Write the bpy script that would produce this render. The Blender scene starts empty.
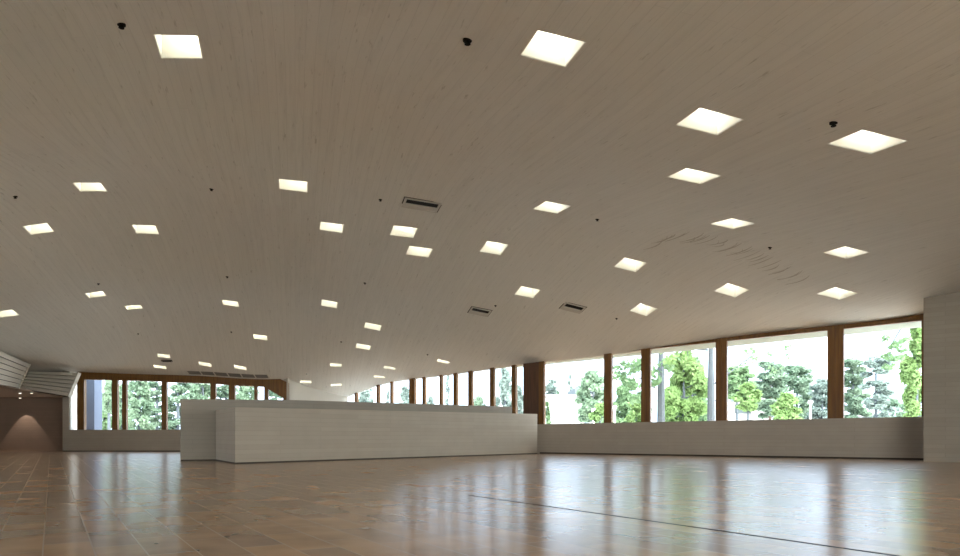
import bpy, bmesh, math, random
import numpy as np
from mathutils import Vector, Matrix

sc = bpy.context.scene
COL = sc.collection

# ------------------------------------------------------------------ camera
F, CX, CY0, CAMH = 700.0, 480.0, 436.0, 0.5
cam_d = bpy.data.cameras.new("camera")
cam = bpy.data.objects.new("camera", cam_d)
COL.objects.link(cam)
cam.location = (0, 0, CAMH)
cam.rotation_euler = (math.pi / 2, 0, 0)
cam_d.sensor_width = 36.0
cam_d.lens = 36.0 * F / 960.0
cam_d.shift_y = (CY0 - 278.0) / 960.0
cam_d.clip_end = 400
sc.camera = cam

# ------------------------------------------------------------------ sky and exposure
SKY_FAR, SKY_BRIGHT = 1.75, 10.0      # cloudy sky ahead, and the bright side of it behind the camera
world = bpy.data.worlds.new("world")
sc.world = world
world.use_nodes = True
wnt = world.node_tree
bg = wnt.nodes["Background"]
wtc = wnt.nodes.new("ShaderNodeTexCoord")
wdot = wnt.nodes.new("ShaderNodeVectorMath")
wdot.operation = 'DOT_PRODUCT'
wdot.inputs[1].default_value = Vector((0.45, -0.80, 0.42)).normalized()
wnt.links.new(wtc.outputs["Generated"], wdot.inputs[0])
wmr = wnt.nodes.new("ShaderNodeMapRange")
wmr.interpolation_type = 'SMOOTHSTEP'
wmr.inputs[1].default_value = -0.05
wmr.inputs[2].default_value = 1.0
wmr.inputs[3].default_value = 0.0
wmr.inputs[4].default_value = 1.0
wnt.links.new(wdot.outputs["Value"], wmr.inputs[0])
wmx = wnt.nodes.new("ShaderNodeMix")
wmx.data_type = 'RGBA'
wmx.inputs[6].default_value = (0.82 * SKY_FAR, 0.96 * SKY_FAR, 1.19 * SKY_FAR, 1)
wmx.inputs[7].default_value = (1.0 * SKY_BRIGHT, 0.985 * SKY_BRIGHT, 0.97 * SKY_BRIGHT, 1)
wnt.links.new(wmr.outputs[0], wmx.inputs[0])
wnt.links.new(wmx.outputs[2], bg.inputs[0])
bg.inputs[1].default_value = 1.0
LAMP = 38.0                      # strength of the lamps in the ceiling recesses
sc.view_settings.view_transform = 'Standard'
sc.view_settings.look = 'None'
sc.view_settings.exposure = 1.14
sc.view_settings.gamma = 1.0
sc.view_settings.use_curve_mapping = False
sc.cycles.use_denoising = True
sc.cycles.max_bounces = 10
sc.cycles.diffuse_bounces = 6
sc.cycles.transparent_max_bounces = 12
sc.cycles.sample_clamp_indirect = 6.0
sc.cycles.caustics_reflective = False
sc.cycles.caustics_refractive = False


def portal(p0, p1, z0, z1, n):
    """daylight portal filling a window opening"""
    d = bpy.data.lights.new("window_daylight", 'AREA')
    d.shape = 'RECTANGLE'
    a, b = Vector((p0[0], p0[1], 0)), Vector((p1[0], p1[1], 0))
    d.size = (b - a).length
    d.size_y = z1 - z0
    d.cycles.is_portal = True
    o = bpy.data.objects.new("window_daylight", d)
    c = (a + b) / 2
    nv = Vector((n[0], n[1], 0)).normalized()
    o.location = (c.x, c.y, (z0 + z1) / 2)
    xd = (b - a).normalized()
    zd = -nv
    yd = zd.cross(xd)
    o.matrix_world = Matrix(((xd.x, yd.x, zd.x, c.x), (xd.y, yd.y, zd.y, c.y), (xd.z, yd.z, zd.z, (z0 + z1) / 2), (0, 0, 0, 1)))
    COL.objects.link(o)


portal((9.6, -6.2), (1.0, -6.2), 0.3, 2.95, (0, 1))  # first three portals serve the unseen openings added for fill daylight
portal((-7.9, -5.0), (-13.0, 12.5), 0.3, 1.7, (1, 0.3))
portal((9.6, -5.8), (9.6, 4.0), 0.8, 2.6, (-1, 0))
portal((-4.6, 24.9), (9.3, 14.9), 0.8, 2.95, (-0.59, -0.81))
portal((-6.2, 22.85), (-13.5, 22.85), 0.7, 2.5, (0, -1))

# ------------------------------------------------------------------ helpers
random.seed(7)


def lin(r, g, b):
    f = lambda v: (v / 255 / 12.92) if v / 255 <= 0.04045 else ((v / 255 + 0.055) / 1.055) ** 2.4
    return (f(r), f(g), f(b), 1)


def obj(name, verts, faces, mat, parent=None, smooth=False):
    me = bpy.data.meshes.new(name)
    me.from_pydata([tuple(v) for v in verts], [], faces)
    bm = bmesh.new()
    bm.from_mesh(me)
    bmesh.ops.recalc_face_normals(bm, faces=bm.faces)
    bm.to_mesh(me)
    bm.free()
    if mat:
        me.materials.append(mat)
    if smooth:
        me.polygons.foreach_set("use_smooth", [True] * len(me.polygons))
    o = bpy.data.objects.new(name, me)
    COL.objects.link(o)
    if parent:
        o.parent = parent
    return o


def empty(name, loc=(0, 0, 0), rotz=0, parent=None):
    o = bpy.data.objects.new(name, None)
    o.empty_display_size = 0.1
    COL.objects.link(o)
    o.location = loc
    o.rotation_euler = (0, 0, rotz)
    if parent:
        o.parent = parent
    return o


def tag(o, label, cat, group=None, kind=None):
    o["label"] = label
    o["category"] = cat
    if group:
        o["group"] = group
    if kind:
        o["kind"] = kind
    return o


def struct(o):
    o["kind"] = "structure"
    return o


class MB:
    def __init__(self):
        self.v, self.f = [], []

    def add(self, verts, faces):
        n = len(self.v)
        self.v += [tuple(v) for v in verts]
        self.f += [tuple(i + n for i in f) for f in faces]
        return self

    def hexa(self, b, t):
        """two quads, b below / in front, t above / behind"""
        return self.add(list(b) + list(t), [(0, 1, 2, 3), (7, 6, 5, 4), (0, 4, 5, 1), (1, 5, 6, 2), (2, 6, 7, 3), (3, 7, 4, 0)])

    def box(self, x0, x1, y0, y1, z0, z1):
        return self.hexa([(x0, y0, z0), (x1, y0, z0), (x1, y1, z0), (x0, y1, z0)], [(x0, y0, z1), (x1, y0, z1), (x1, y1, z1), (x0, y1, z1)])

    def prism(self, poly, z0, z1):
        """plan polygon between z0 and z1; each may be a list per corner"""
        n = len(poly)
        za = z0 if isinstance(z0, (list, tuple)) else [z0] * n
        zb = z1 if isinstance(z1, (list, tuple)) else [z1] * n
        vs = [(p[0], p[1], za[i]) for i, p in enumerate(poly)] + [(p[0], p[1], zb[i]) for i, p in enumerate(poly)]
        return self.add(vs, [tuple(range(n))[::-1], tuple(range(n, 2 * n))] + [(i, (i + 1) % n, n + (i + 1) % n, n + i) for i in range(n)])

    def slab(self, poly3, d):
        """3D polygon pushed along vector d"""
        n = len(poly3)
        vs = [tuple(p) for p in poly3] + [(p[0] + d[0], p[1] + d[1], p[2] + d[2]) for p in poly3]
        return self.add(vs, [tuple(range(n)), tuple(range(2 * n - 1, n - 1, -1))] + [(i, n + i, n + (i + 1) % n, (i + 1) % n) for i in range(n)])

    def tube(self, pts, rad, n=8, cap=True):
        pts = [Vector(p) for p in pts]
        rings = []
        for i, p in enumerate(pts):
            a = pts[max(i - 1, 0)]
            b = pts[min(i + 1, len(pts) - 1)]
            d = (b - a).normalized()
            u = d.orthogonal().normalized()
            if rings and abs(d.dot(u)) < 1:
                u = (lu - d * lu.dot(d)).normalized()
            lu = u
            w = d.cross(u)
            r = rad[i] if isinstance(rad, (list, tuple)) else rad
            rings.append([p + (u * math.cos(2 * math.pi * k / n) + w * math.sin(2 * math.pi * k / n)) * r for k in range(n)])
        vs = [v for r in rings for v in r]
        fs = []
        for i in range(len(pts) - 1):
            for k in range(n):
                fs.append((i * n + k, i * n + (k + 1) % n, (i + 1) * n + (k + 1) % n, (i + 1) * n + k))
        if cap:
            fs.append(tuple(range(n))[::-1])
            fs.append(tuple(range((len(pts) - 1) * n, len(pts) * n)))
        return self.add(vs, fs)

    def build(self, name, mat, parent=None, smooth=False):
        return obj(name, self.v, self.f, mat, parent, smooth)


# ------------------------------------------------------------------ materials
def newmat(name):
    m = bpy.data.materials.new(name)
    m.use_nodes = True
    nt = m.node_tree
    return m, nt, nt.nodes["Principled BSDF"]


def N(nt, typ, **kw):
    n = nt.nodes.new(typ)
    for k, v in kw.items():
        if k.startswith("i_"):
            n.inputs[k[2:].replace("_", " ")].default_value = v
        else:
            setattr(n, k, v)
    return n


def plain(name, col, rough=0.6, metal=0.0, noise=0.06, scale=12.0, spec=0.3):
    m, nt, b = newmat(name)
    tc = N(nt, "ShaderNodeTexCoord")
    nz = N(nt, "ShaderNodeTexNoise", i_Scale=scale, i_Detail=4.0)
    nt.links.new(tc.outputs["Object"], nz.inputs["Vector"])
    mx = N(nt, "ShaderNodeMix", data_type='RGBA')
    mx.inputs[6].default_value = tuple(c * (1 - noise) for c in col[:3]) + (1,)
    mx.inputs[7].default_value = tuple(min(1, c * (1 + noise)) for c in col[:3]) + (1,)
    nt.links.new(nz.outputs["Fac"], mx.inputs[0])
    nt.links.new(mx.outputs[2], b.inputs["Base Color"])
    b.inputs["Roughness"].default_value = rough
    b.inputs["Metallic"].default_value = metal
    b.inputs["Specular IOR Level"].default_value = spec
    return m


def mat_ceiling():
    """painted board-formed concrete, boards along the room's own axis"""
    m, nt, b = newmat("board_formed_concrete")
    L = nt.links.new
    geo = N(nt, "ShaderNodeNewGeometry")
    rot = N(nt, "ShaderNodeMapping")
    rot.inputs["Rotation"].default_value = (0, 0, -math.radians(14.8))
    L(geo.outputs["Position"], rot.inputs["Vector"])
    # long streaks
    mp = N(nt, "ShaderNodeMapping")
    mp.inputs["Scale"].default_value = (16.0, 0.9, 1.0)
    L(rot.outputs[0], mp.inputs["Vector"])
    n1 = N(nt, "ShaderNodeTexNoise", i_Scale=1.0, i_Detail=6.0, i_Roughness=0.65)
    L(mp.outputs[0], n1.inputs["Vector"])
    r1 = N(nt, "ShaderNodeValToRGB")
    r1.color_ramp.elements[0].position = 0.30
    r1.color_ramp.elements[0].color = (0.82, 0.82, 0.82, 1)
    r1.color_ramp.elements[1].position = 0.50
    r1.color_ramp.elements[1].color = (1, 1, 1, 1)
    L(n1.outputs["Fac"], r1.inputs[0])
    # short dark nicks on board joints
    mp2 = N(nt, "ShaderNodeMapping")
    mp2.inputs["Scale"].default_value = (26.0, 3.0, 1.0)
    L(rot.outputs[0], mp2.inputs["Vector"])
    n2 = N(nt, "ShaderNodeTexNoise", i_Scale=1.0, i_Detail=3.0, i_Roughness=0.6)
    L(mp2.outputs[0], n2.inputs["Vector"])
    r2 = N(nt, "ShaderNodeValToRGB")
    r2.color_ramp.elements[0].position = 0.27
    r2.color_ramp.elements[0].color = (0.45, 0.43, 0.4, 1)
    r2.color_ramp.elements[1].position = 0.36
    r2.color_ramp.elements[1].color = (1, 1, 1, 1)
    L(n2.outputs["Fac"], r2.inputs[0])
    # board by board tone
    mp3 = N(nt, "ShaderNodeMapping")
    mp3.inputs["Rotation"].default_value = (0, 0, math.pi / 2)
    L(rot.outputs[0], mp3.inputs["Vector"])
    br = N(nt, "ShaderNodeTexBrick")
    br.inputs["Color1"].default_value = (0.96, 0.96, 0.96, 1)
    br.inputs["Color2"].default_value = (1, 1, 1, 1)
    br.inputs["Mortar"].default_value = (0.86, 0.86, 0.86, 1)
    br.inputs["Scale"].default_value = 1.0
    br.inputs["Mortar Size"].default_value = 0.004
    br.inputs["Mortar Smooth"].default_value = 0.6
    br.inputs["Brick Width"].default_value = 3.2
    br.inputs["Row Height"].default_value = 0.11
    L(mp3.outputs[0], br.inputs["Vector"])
    base = N(nt, "ShaderNodeRGB")
    base.outputs[0].default_value = CEIL_COL
    m1 = N(nt, "ShaderNodeMix", data_type='RGBA', blend_type='MULTIPLY')
    m1.inputs[0].default_value = 0.42
    L(base.outputs[0], m1.inputs[6]); L(r1.outputs[0], m1.inputs[7])
    m2 = N(nt, "ShaderNodeMix", data_type='RGBA', blend_type='MULTIPLY')
    m2.inputs[0].default_value = 0.42
    L(m1.outputs[2], m2.inputs[6]); L(r2.outputs[0], m2.inputs[7])
    m3 = N(nt, "ShaderNodeMix", data_type='RGBA', blend_type='MULTIPLY')
    m3.inputs[0].default_value = 0.8
    L(m2.outputs[2], m3.inputs[6]); L(br.outputs["Color"], m3.inputs[7])
    L(m3.outputs[2], b.inputs["Base Color"])
    b.inputs["Roughness"].default_value = 0.85
    b.inputs["Specular IOR Level"].default_value = 0.15
    bp = N(nt, "ShaderNodeBump", i_Strength=0.25, i_Distance=0.02)
    L(n1.outputs["Fac"], bp.inputs["Height"])
    L(bp.outputs[0], b.inputs["Normal"])
    return m


def mat_brick(name, col, sx=1.0, contrast=0.05, bump=0.3):
    """slim painted brick courses"""
    m, nt, b = newmat(name)
    L = nt.links.new
    tc = N(nt, "ShaderNodeNewGeometry")
    sep = N(nt, "ShaderNodeSeparateXYZ")
    L(tc.outputs["Position"], sep.inputs[0])
    ad = N(nt, "ShaderNodeMath", operation='MULTIPLY_ADD')
    ad.inputs[1].default_value = 0.35
    L(sep.outputs[1], ad.inputs[0]); L(sep.outputs[0], ad.inputs[2])
    cmb = N(nt, "ShaderNodeCombineXYZ")
    L(ad.outputs[0], cmb.inputs[0]); L(sep.outputs[2], cmb.inputs[1])
    br = N(nt, "ShaderNodeTexBrick")
    L(cmb.outputs[0], br.inputs["Vector"])
    c = col[:3]
    br.inputs["Color1"].default_value = tuple(v * (1 - contrast) for v in c) + (1,)
    br.inputs["Color2"].default_value = tuple(min(1, v * (1 + contrast * 0.5)) for v in c) + (1,)
    br.inputs["Mortar"].default_value = tuple(v * 0.90 for v in c) + (1,)
    br.inputs["Scale"].default_value = 1.0
    br.inputs["Mortar Size"].default_value = 0.006
    br.inputs["Mortar Smooth"].default_value = 0.5
    br.inputs["Brick Width"].default_value = 1.7
    br.inputs["Row Height"].default_value = 0.085
    nz = N(nt, "ShaderNodeTexNoise", i_Scale=3.0, i_Detail=5.0)
    L(tc.outputs["Position"], nz.inputs["Vector"])
    rr = N(nt, "ShaderNodeMapRange")
    rr.inputs[3].default_value = 0.9
    rr.inputs[4].default_value = 1.06
    L(nz.outputs["Fac"], rr.inputs[0])
    mx = N(nt, "ShaderNodeMix", data_type='RGBA', blend_type='MULTIPLY')
    mx.inputs[0].default_value = 1.0
    L(br.outputs["Color"], mx.inputs[6]); L(rr.outputs[0], mx.inputs[7])
    L(mx.outputs[2], b.inputs["Base Color"])
    b.inputs["Roughness"].default_value = 0.7
    b.inputs["Specular IOR Level"].default_value = 0.2
    bp = N(nt, "ShaderNodeBump", i_Strength=bump, i_Distance=0.004, invert=True)
    L(br.outputs["Fac"], bp.inputs["Height"])
    L(bp.outputs[0], b.inputs["Normal"])
    return m


def mat_floor():
    """polished brown tiles, rows running towards the far left"""
    m, nt, b = newmat("polished_clay_tiles")
    L = nt.links.new
    geo = N(nt, "ShaderNodeNewGeometry")
    mp = N(nt, "ShaderNodeMapping")
    mp.vector_type = 'TEXTURE'
    mp.inputs["Rotation"].default_value = (0, 0, math.radians(90 + 31.5))
    mp.inputs["Location"].default_value = (0.0, 5.76, 0)
    L(geo.outputs["Position"], mp.inputs["Vector"])
    br = N(nt, "ShaderNodeTexBrick", offset=0.37, squash=1.0)
    L(mp.outputs[0], br.inputs["Vector"])
    br.inputs["Color1"].default_value = (0, 0, 0, 1)
    br.inputs["Color2"].default_value = (1, 1, 1, 1)
    br.inputs["Mortar"].default_value = (0.5, 0.5, 0.5, 1)
    br.inputs["Scale"].default_value = 1.0
    br.inputs["Mortar Size"].default_value = 0.0035
    br.inputs["Mortar Smooth"].default_value = 0.3
    br.inputs["Brick Width"].default_value = 0.56
    br.inputs["Row Height"].default_value = 0.19
    ramp = N(nt, "ShaderNodeValToRGB")
    cr = ramp.color_ramp
    cr.elements[0].position = 0.0
    cr.elements[0].color = FLOOR_A
    cr.elements[1].position = 1.0
    cr.elements[1].color = FLOOR_C
    e = cr.elements.new(0.5)
    e.color = FLOOR_B
    L(br.outputs["Color"], ramp.inputs[0])
    # clouding inside the tiles, drawn out across the floor
    nz = N(nt, "ShaderNodeTexNoise", i_Scale=2.2, i_Detail=3.0, i_Roughness=0.5)
    L(mp.outputs[0], nz.inputs["Vector"])
    rr = N(nt, "ShaderNodeMapRange")
    rr.inputs[1].default_value = 0.3
    rr.inputs[2].default_value = 0.7
    rr.inputs[3].default_value = 0.76
    rr.inputs[4].default_value = 1.2
    L(nz.outputs["Fac"], rr.inputs[0])
    mx = N(nt, "ShaderNodeMix", data_type='RGBA', blend_type='MULTIPLY')
    mx.inputs[0].default_value = 1.0
    L(ramp.outputs[0], mx.inputs[6]); L(rr.outputs[0], mx.inputs[7])
    # grout
    mg = N(nt, "ShaderNodeMix", data_type='RGBA')
    mg.inputs[7].default_value = GROUT
    gf = N(nt, "ShaderNodeMath", operation='MULTIPLY')
    gf.inputs[1].default_value = 0.7
    L(br.outputs["Fac"], gf.inputs[0])
    L(gf.outputs[0], mg.inputs[0])
    L(mx.outputs[2], mg.inputs[6])
    # one dark expansion joint along a row
    sep = N(nt, "ShaderNodeSeparateXYZ")
    L(mp.outputs[0], sep.inputs[0])
    ab = N(nt, "ShaderNodeMath", operation='ABSOLUTE')
    L(sep.outputs[1], ab.inputs[0])
    lt = N(nt, "ShaderNodeMath", operation='LESS_THAN')
    lt.inputs[1].default_value = 0.016
    L(ab.outputs[0], lt.inputs[0])
    sp = N(nt, "ShaderNodeSeparateXYZ")
    L(geo.outputs["Position"], sp.inputs[0])
    gt = N(nt, "ShaderNodeMath", operation='GREATER_THAN')
    gt.inputs[1].default_value = -0.1
    L(sp.outputs[0], gt.inputs[0])
    lt0 = lt
    lt = N(nt, "ShaderNodeMath", operation='MULTIPLY')
    L(lt0.outputs[0], lt.inputs[0]); L(gt.outputs[0], lt.inputs[1])
    mj = N(nt, "ShaderNodeMix", data_type='RGBA')
    mj.inputs[7].default_value = (0.02, 0.013, 0.01, 1)
    L(lt.outputs[0], mj.inputs[0]); L(mg.outputs[2], mj.inputs[6])
    L(mj.outputs[2], b.inputs["Base Color"])
    rg = N(nt, "ShaderNodeMapRange")
    rg.inputs[3].default_value = FLOOR_R[0]
    rg.inputs[4].default_value = FLOOR_R[1]
    L(nz.outputs["Fac"], rg.inputs[0])
    rj = N(nt, "ShaderNodeMath", operation='MULTIPLY_ADD')
    rj.inputs[1].default_value = 0.6
    L(lt.outputs[0], rj.inputs[0]); L(rg.outputs[0], rj.inputs[2])
    L(rj.outputs[0], b.inputs["Roughness"])
    sj = N(nt, "ShaderNodeMath", operation='MULTIPLY_ADD')
    sj.inputs[1].default_value = -0.42
    sj.inputs[2].default_value = 0.5
    L(lt.outputs[0], sj.inputs[0])
    L(sj.outputs[0], b.inputs["Specular IOR Level"])
    bp = N(nt, "ShaderNodeBump", i_Strength=0.12, i_Distance=0.003, invert=True)
    L(br.outputs["Fac"], bp.inputs["Height"])
    L(bp.outputs[0], b.inputs["Normal"])
    return m


def mat_wood(name, c1, c2):
    m, nt, b = newmat(name)
    L = nt.links.new
    geo = N(nt, "ShaderNodeNewGeometry")
    mp = N(nt, "ShaderNodeMapping")
    mp.inputs["Scale"].default_value = (22, 22, 1.2)
    L(geo.outputs["Position"], mp.inputs["Vector"])
    nz = N(nt, "ShaderNodeTexNoise", i_Scale=1.0, i_Detail=5.0, i_Roughness=0.6)
    L(mp.outputs[0], nz.inputs["Vector"])
    r = N(nt, "ShaderNodeValToRGB")
    r.color_ramp.elements[0].position = 0.32
    r.color_ramp.elements[0].color = c1
    r.color_ramp.elements[1].position = 0.68
    r.color_ramp.elements[1].color = c2
    L(nz.outputs["Fac"], r.inputs[0])
    L(r.outputs[0], b.inputs["Base Color"])
    b.inputs["Roughness"].default_value = 0.45
    b.inputs["Specular IOR Level"].default_value = 0.4
    return m


def mat_glass():
    m, nt, b = newmat("window_glass")
    nt.nodes.remove(b)
    out = nt.nodes["Material Output"]
    t = N(nt, "ShaderNodeBsdfTransparent")
    t.inputs[0].default_value = (0.95, 0.98, 0.97, 1)
    g = N(nt, "ShaderNodeBsdfGlossy")
    g.inputs["Roughness"].default_value = 0.02
    mx = N(nt, "ShaderNodeMixShader")
    fr = N(nt, "ShaderNodeFresnel", i_IOR=1.1)
    nt.links.new(fr.outputs[0], mx.inputs[0])
    nt.links.new(t.outputs[0], mx.inputs[1])
    nt.links.new(g.outputs[0], mx.inputs[2])
    nt.links.new(mx.outputs[0], out.inputs[0])
    return m


def mat_emit(name, col, s):
    m, nt, b = newmat(name)
    nt.nodes.remove(b)
    e = N(nt, "ShaderNodeEmission")
    e.inputs[0].default_value = col
    e.inputs[1].default_value = s
    nt.links.new(e.outputs[0], nt.nodes["Material Output"].inputs[0])
    return m


def mat_leaf(name, c1, c2):
    m, nt, b = newmat(name)
    L = nt.links.new
    geo = N(nt, "ShaderNodeNewGeometry")
    nz = N(nt, "ShaderNodeTexNoise", i_Scale=1.3, i_Detail=3.0)
    L(geo.outputs["Position"], nz.inputs["Vector"])
    r = N(nt, "ShaderNodeValToRGB")
    r.color_ramp.elements[0].position = 0.35
    r.color_ramp.elements[0].color = c1
    r.color_ramp.elements[1].position = 0.65
    r.color_ramp.elements[1].color = c2
    L(nz.outputs["Fac"], r.inputs[0])
    nt.nodes.remove(b)
    d = N(nt, "ShaderNodeBsdfDiffuse")
    t = N(nt, "ShaderNodeBsdfTranslucent")
    mx = N(nt, "ShaderNodeMixShader")
    mx.inputs[0].default_value = 0.5
    L(r.outputs[0], d.inputs[0]); L(r.outputs[0], t.inputs[0])
    L(d.outputs[0], mx.inputs[1]); L(t.outputs[0], mx.inputs[2])
    L(mx.outputs[0], nt.nodes["Material Output"].inputs[0])
    return m


CEIL_COL = (0.725, 0.72, 0.69, 1)
FLOOR_A, FLOOR_B, FLOOR_C = (0.30, 0.208, 0.142, 1), (0.375, 0.25, 0.155, 1), (0.44, 0.282, 0.162, 1)
GROUT = (0.46, 0.38, 0.30, 1)
FLOOR_R = (0.19, 0.25)

M = {}
M['ceiling'] = mat_ceiling()
M['floor'] = mat_floor()
M['brick'] = mat_brick("painted_brick", (0.36, 0.32, 0.268))
M['tall'] = mat_brick("painted_brick_smooth", (0.40, 0.36, 0.31), contrast=0.03, bump=0.15)
M['tall_wall'] = mat_brick("shaded_parapet_paint", (0.27, 0.242, 0.205), contrast=0.03, bump=0.12)  # the tall parapet's shading is put into this darker base colour
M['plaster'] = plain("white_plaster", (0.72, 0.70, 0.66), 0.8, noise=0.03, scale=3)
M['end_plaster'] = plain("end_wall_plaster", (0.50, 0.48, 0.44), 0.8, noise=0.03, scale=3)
M['bounce_cut_strip'] = plain("bounce_cut_green", (0.07, 0.12, 0.04), 0.9, noise=0.3, scale=1.5)  # dark tone for the added strip that cuts bounce light
M['white'] = plain("white_paint", (0.82, 0.81, 0.78), 0.6, noise=0.02)
M['brown_wall'] = mat_brick("brown_painted_brick", (0.25, 0.18, 0.14), contrast=0.04, bump=0.2)
M['beige'] = plain("beige_plaster", (0.55, 0.45, 0.38), 0.8, noise=0.03, scale=2)
M['wood'] = mat_wood("oiled_timber", (0.11, 0.046, 0.008, 1), (0.21, 0.092, 0.014, 1))
M['wood_dark'] = mat_wood("dark_stained_timber", (0.060, 0.026, 0.012, 1), (0.115, 0.05, 0.022, 1))
M['glass'] = mat_glass()
M['black'] = plain("black_plastic", (0.012, 0.011, 0.010), 0.8, spec=0.05)
M['gap'] = plain("dark_gap", (0.05, 0.042, 0.035), 0.9)
M['grey_metal'] = plain("grey_metal", (0.52, 0.50, 0.46), 0.5, 0.0)
M['joint'] = plain("board_joint_paint", (0.48, 0.455, 0.415), 0.9)  # plain grey of the board joints on the crest
M['louvre'] = plain("louvre_grey", (0.20, 0.19, 0.175), 0.5)
M['dark_metal'] = plain("dark_metal", (0.06, 0.055, 0.05), 0.5, 0.0)
M['slat'] = plain("white_slat_paint", (0.66, 0.63, 0.57), 0.6, noise=0.03)
M['shaft'] = plain("cream_recess_paint", (0.72, 0.71, 0.64), 0.6, noise=0.01)
M['lamp'] = mat_emit("lamp_glow", (1.0, 0.96, 0.88, 1), LAMP)
M['lamp_small'] = mat_emit("small_lamp_glow", (1.0, 0.85, 0.65, 1), 3.0)
M['concrete_blue'] = plain("blue_grey_concrete", (0.10, 0.125, 0.185), 0.8, noise=0.05, scale=2)
M['eave'] = plain("pale_eave_boards", (0.30, 0.36, 0.33), 0.8, noise=0.03)  # green tint holds light reflected up from the ground
M['render'] = plain("white_render", (0.30, 0.30, 0.30), 0.8, noise=0.02, scale=1)
M['roof_grey'] = plain("grey_roof", (0.075, 0.095, 0.105), 0.7, noise=0.08, scale=2)
M['pane_dark'] = plain("dark_pane", (0.045, 0.06, 0.065), 0.3, noise=0.2, scale=0.5)
M['bounce_ground'] = plain("pale_bounce_ground", (0.75, 0.74, 0.71), 0.9, noise=0.15, scale=1.5)  # very pale so the unseen ground throws daylight up indoors
M['bark_pine'] = plain("grey_bark", (0.060, 0.072, 0.085), 0.9, noise=0.25, scale=5)
M['bark_red'] = plain("reddish_bark", (0.09, 0.06, 0.05), 0.9, noise=0.25, scale=5)
M['leaf_bright'] = mat_leaf("bright_leaves", (0.149, 0.238, 0.089, 1), (0.224, 0.327, 0.141, 1))
M['leaf_mid'] = mat_leaf("mid_leaves", (0.119, 0.194, 0.105, 1), (0.178, 0.268, 0.149, 1))
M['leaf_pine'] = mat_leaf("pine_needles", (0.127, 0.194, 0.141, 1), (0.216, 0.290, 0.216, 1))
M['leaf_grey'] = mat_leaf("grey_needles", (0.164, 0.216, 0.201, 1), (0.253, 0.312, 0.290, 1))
M['leaf_birch'] = mat_leaf("pale_birch_leaves", (0.149, 0.224, 0.156, 1), (0.238, 0.320, 0.224, 1))
M['pole'] = plain("white_pole_paint", (0.85, 0.85, 0.85), 0.5, noise=0.01)

# ------------------------------------------------------------------ the vaulted ceiling surface
CZ = [
 [1.86,1.99,2.12,2.24,2.35,2.45,2.53,2.58,2.62,2.63,2.64,2.67,2.72,2.74,2.66,2.46,2.17,1.82],
 [2.08,2.22,2.36,2.48,2.60,2.71,2.80,2.87,2.90,2.89,2.85,2.82,2.83,2.81,2.69,2.41,2.05,1.66],
 [2.30,2.44,2.58,2.72,2.85,2.98,3.09,3.17,3.21,3.18,3.08,2.99,2.97,2.90,2.68,2.32,1.89,1.47],
 [2.50,2.66,2.81,2.95,3.10,3.24,3.38,3.50,3.57,3.55,3.41,3.24,3.19,3.02,2.62,2.15,1.69,1.26],
 [2.69,2.86,3.02,3.17,3.33,3.49,3.66,3.85,3.99,4.03,3.87,3.65,3.60,3.25,2.55,1.95,1.47,1.06],
 [2.86,3.04,3.21,3.38,3.55,3.73,3.93,4.19,4.42,4.52,4.40,4.13,4.10,3.49,2.52,1.80,1.34,0.96],
 [3.01,3.19,3.39,3.58,3.77,3.95,4.15,4.50,4.90,4.94,4.74,4.20,3.88,3.31,2.32,1.68,1.34,1.01],
 [3.11,3.31,3.53,3.76,4.00,4.21,4.33,4.52,4.88,4.89,4.68,4.19,3.85,3.33,2.45,1.96,1.61,1.23],
 [3.17,3.38,3.60,3.87,4.23,4.73,4.97,4.60,4.48,4.38,4.31,4.03,3.71,3.27,2.71,2.32,1.88,1.42],
 [3.18,3.37,3.57,3.79,4.04,4.48,4.99,4.75,4.62,4.43,4.19,3.88,3.53,3.04,2.45,2.08,1.75,1.36],
 [3.15,3.32,3.50,3.67,3.78,3.82,4.09,4.24,4.36,4.42,4.08,3.71,3.28,2.77,2.24,1.85,1.52,1.17],
 [3.07,3.23,3.40,3.58,3.78,3.77,3.79,3.96,4.25,4.27,3.93,3.62,3.03,2.48,2.01,1.62,1.28,0.95],
 [2.97,3.10,3.22,3.31,3.34,3.30,3.59,3.72,3.98,4.03,3.67,3.30,2.68,2.18,1.77,1.41,1.07,0.74],
 [2.87,2.97,3.06,3.11,3.12,3.16,3.40,3.53,3.69,3.65,3.37,2.98,2.44,2.00,1.61,1.26,0.91,0.57],
 [2.79,2.89,2.96,3.02,3.08,3.16,3.32,3.41,3.43,3.19,3.06,2.83,2.37,1.94,1.55,1.17,0.81,0.45],
 [2.75,2.85,2.94,3.02,3.11,3.23,3.38,3.48,3.49,3.18,2.97,2.78,2.38,1.95,1.54,1.14,0.76,0.38],
 [2.74,2.84,2.95,3.06,3.18,3.32,3.47,3.58,3.59,3.37,3.07,2.78,2.40,1.98,1.55,1.14,0.74,0.35],
 [2.75,2.87,2.99,3.12,3.26,3.41,3.55,3.64,3.63,3.45,3.15,2.82,2.43,2.01,1.58,1.16,0.74,0.34],
 [2.77,2.90,3.03,3.18,3.34,3.49,3.63,3.70,3.67,3.50,3.22,2.87,2.47,2.05,1.61,1.18,0.75,0.34],
]
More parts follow.
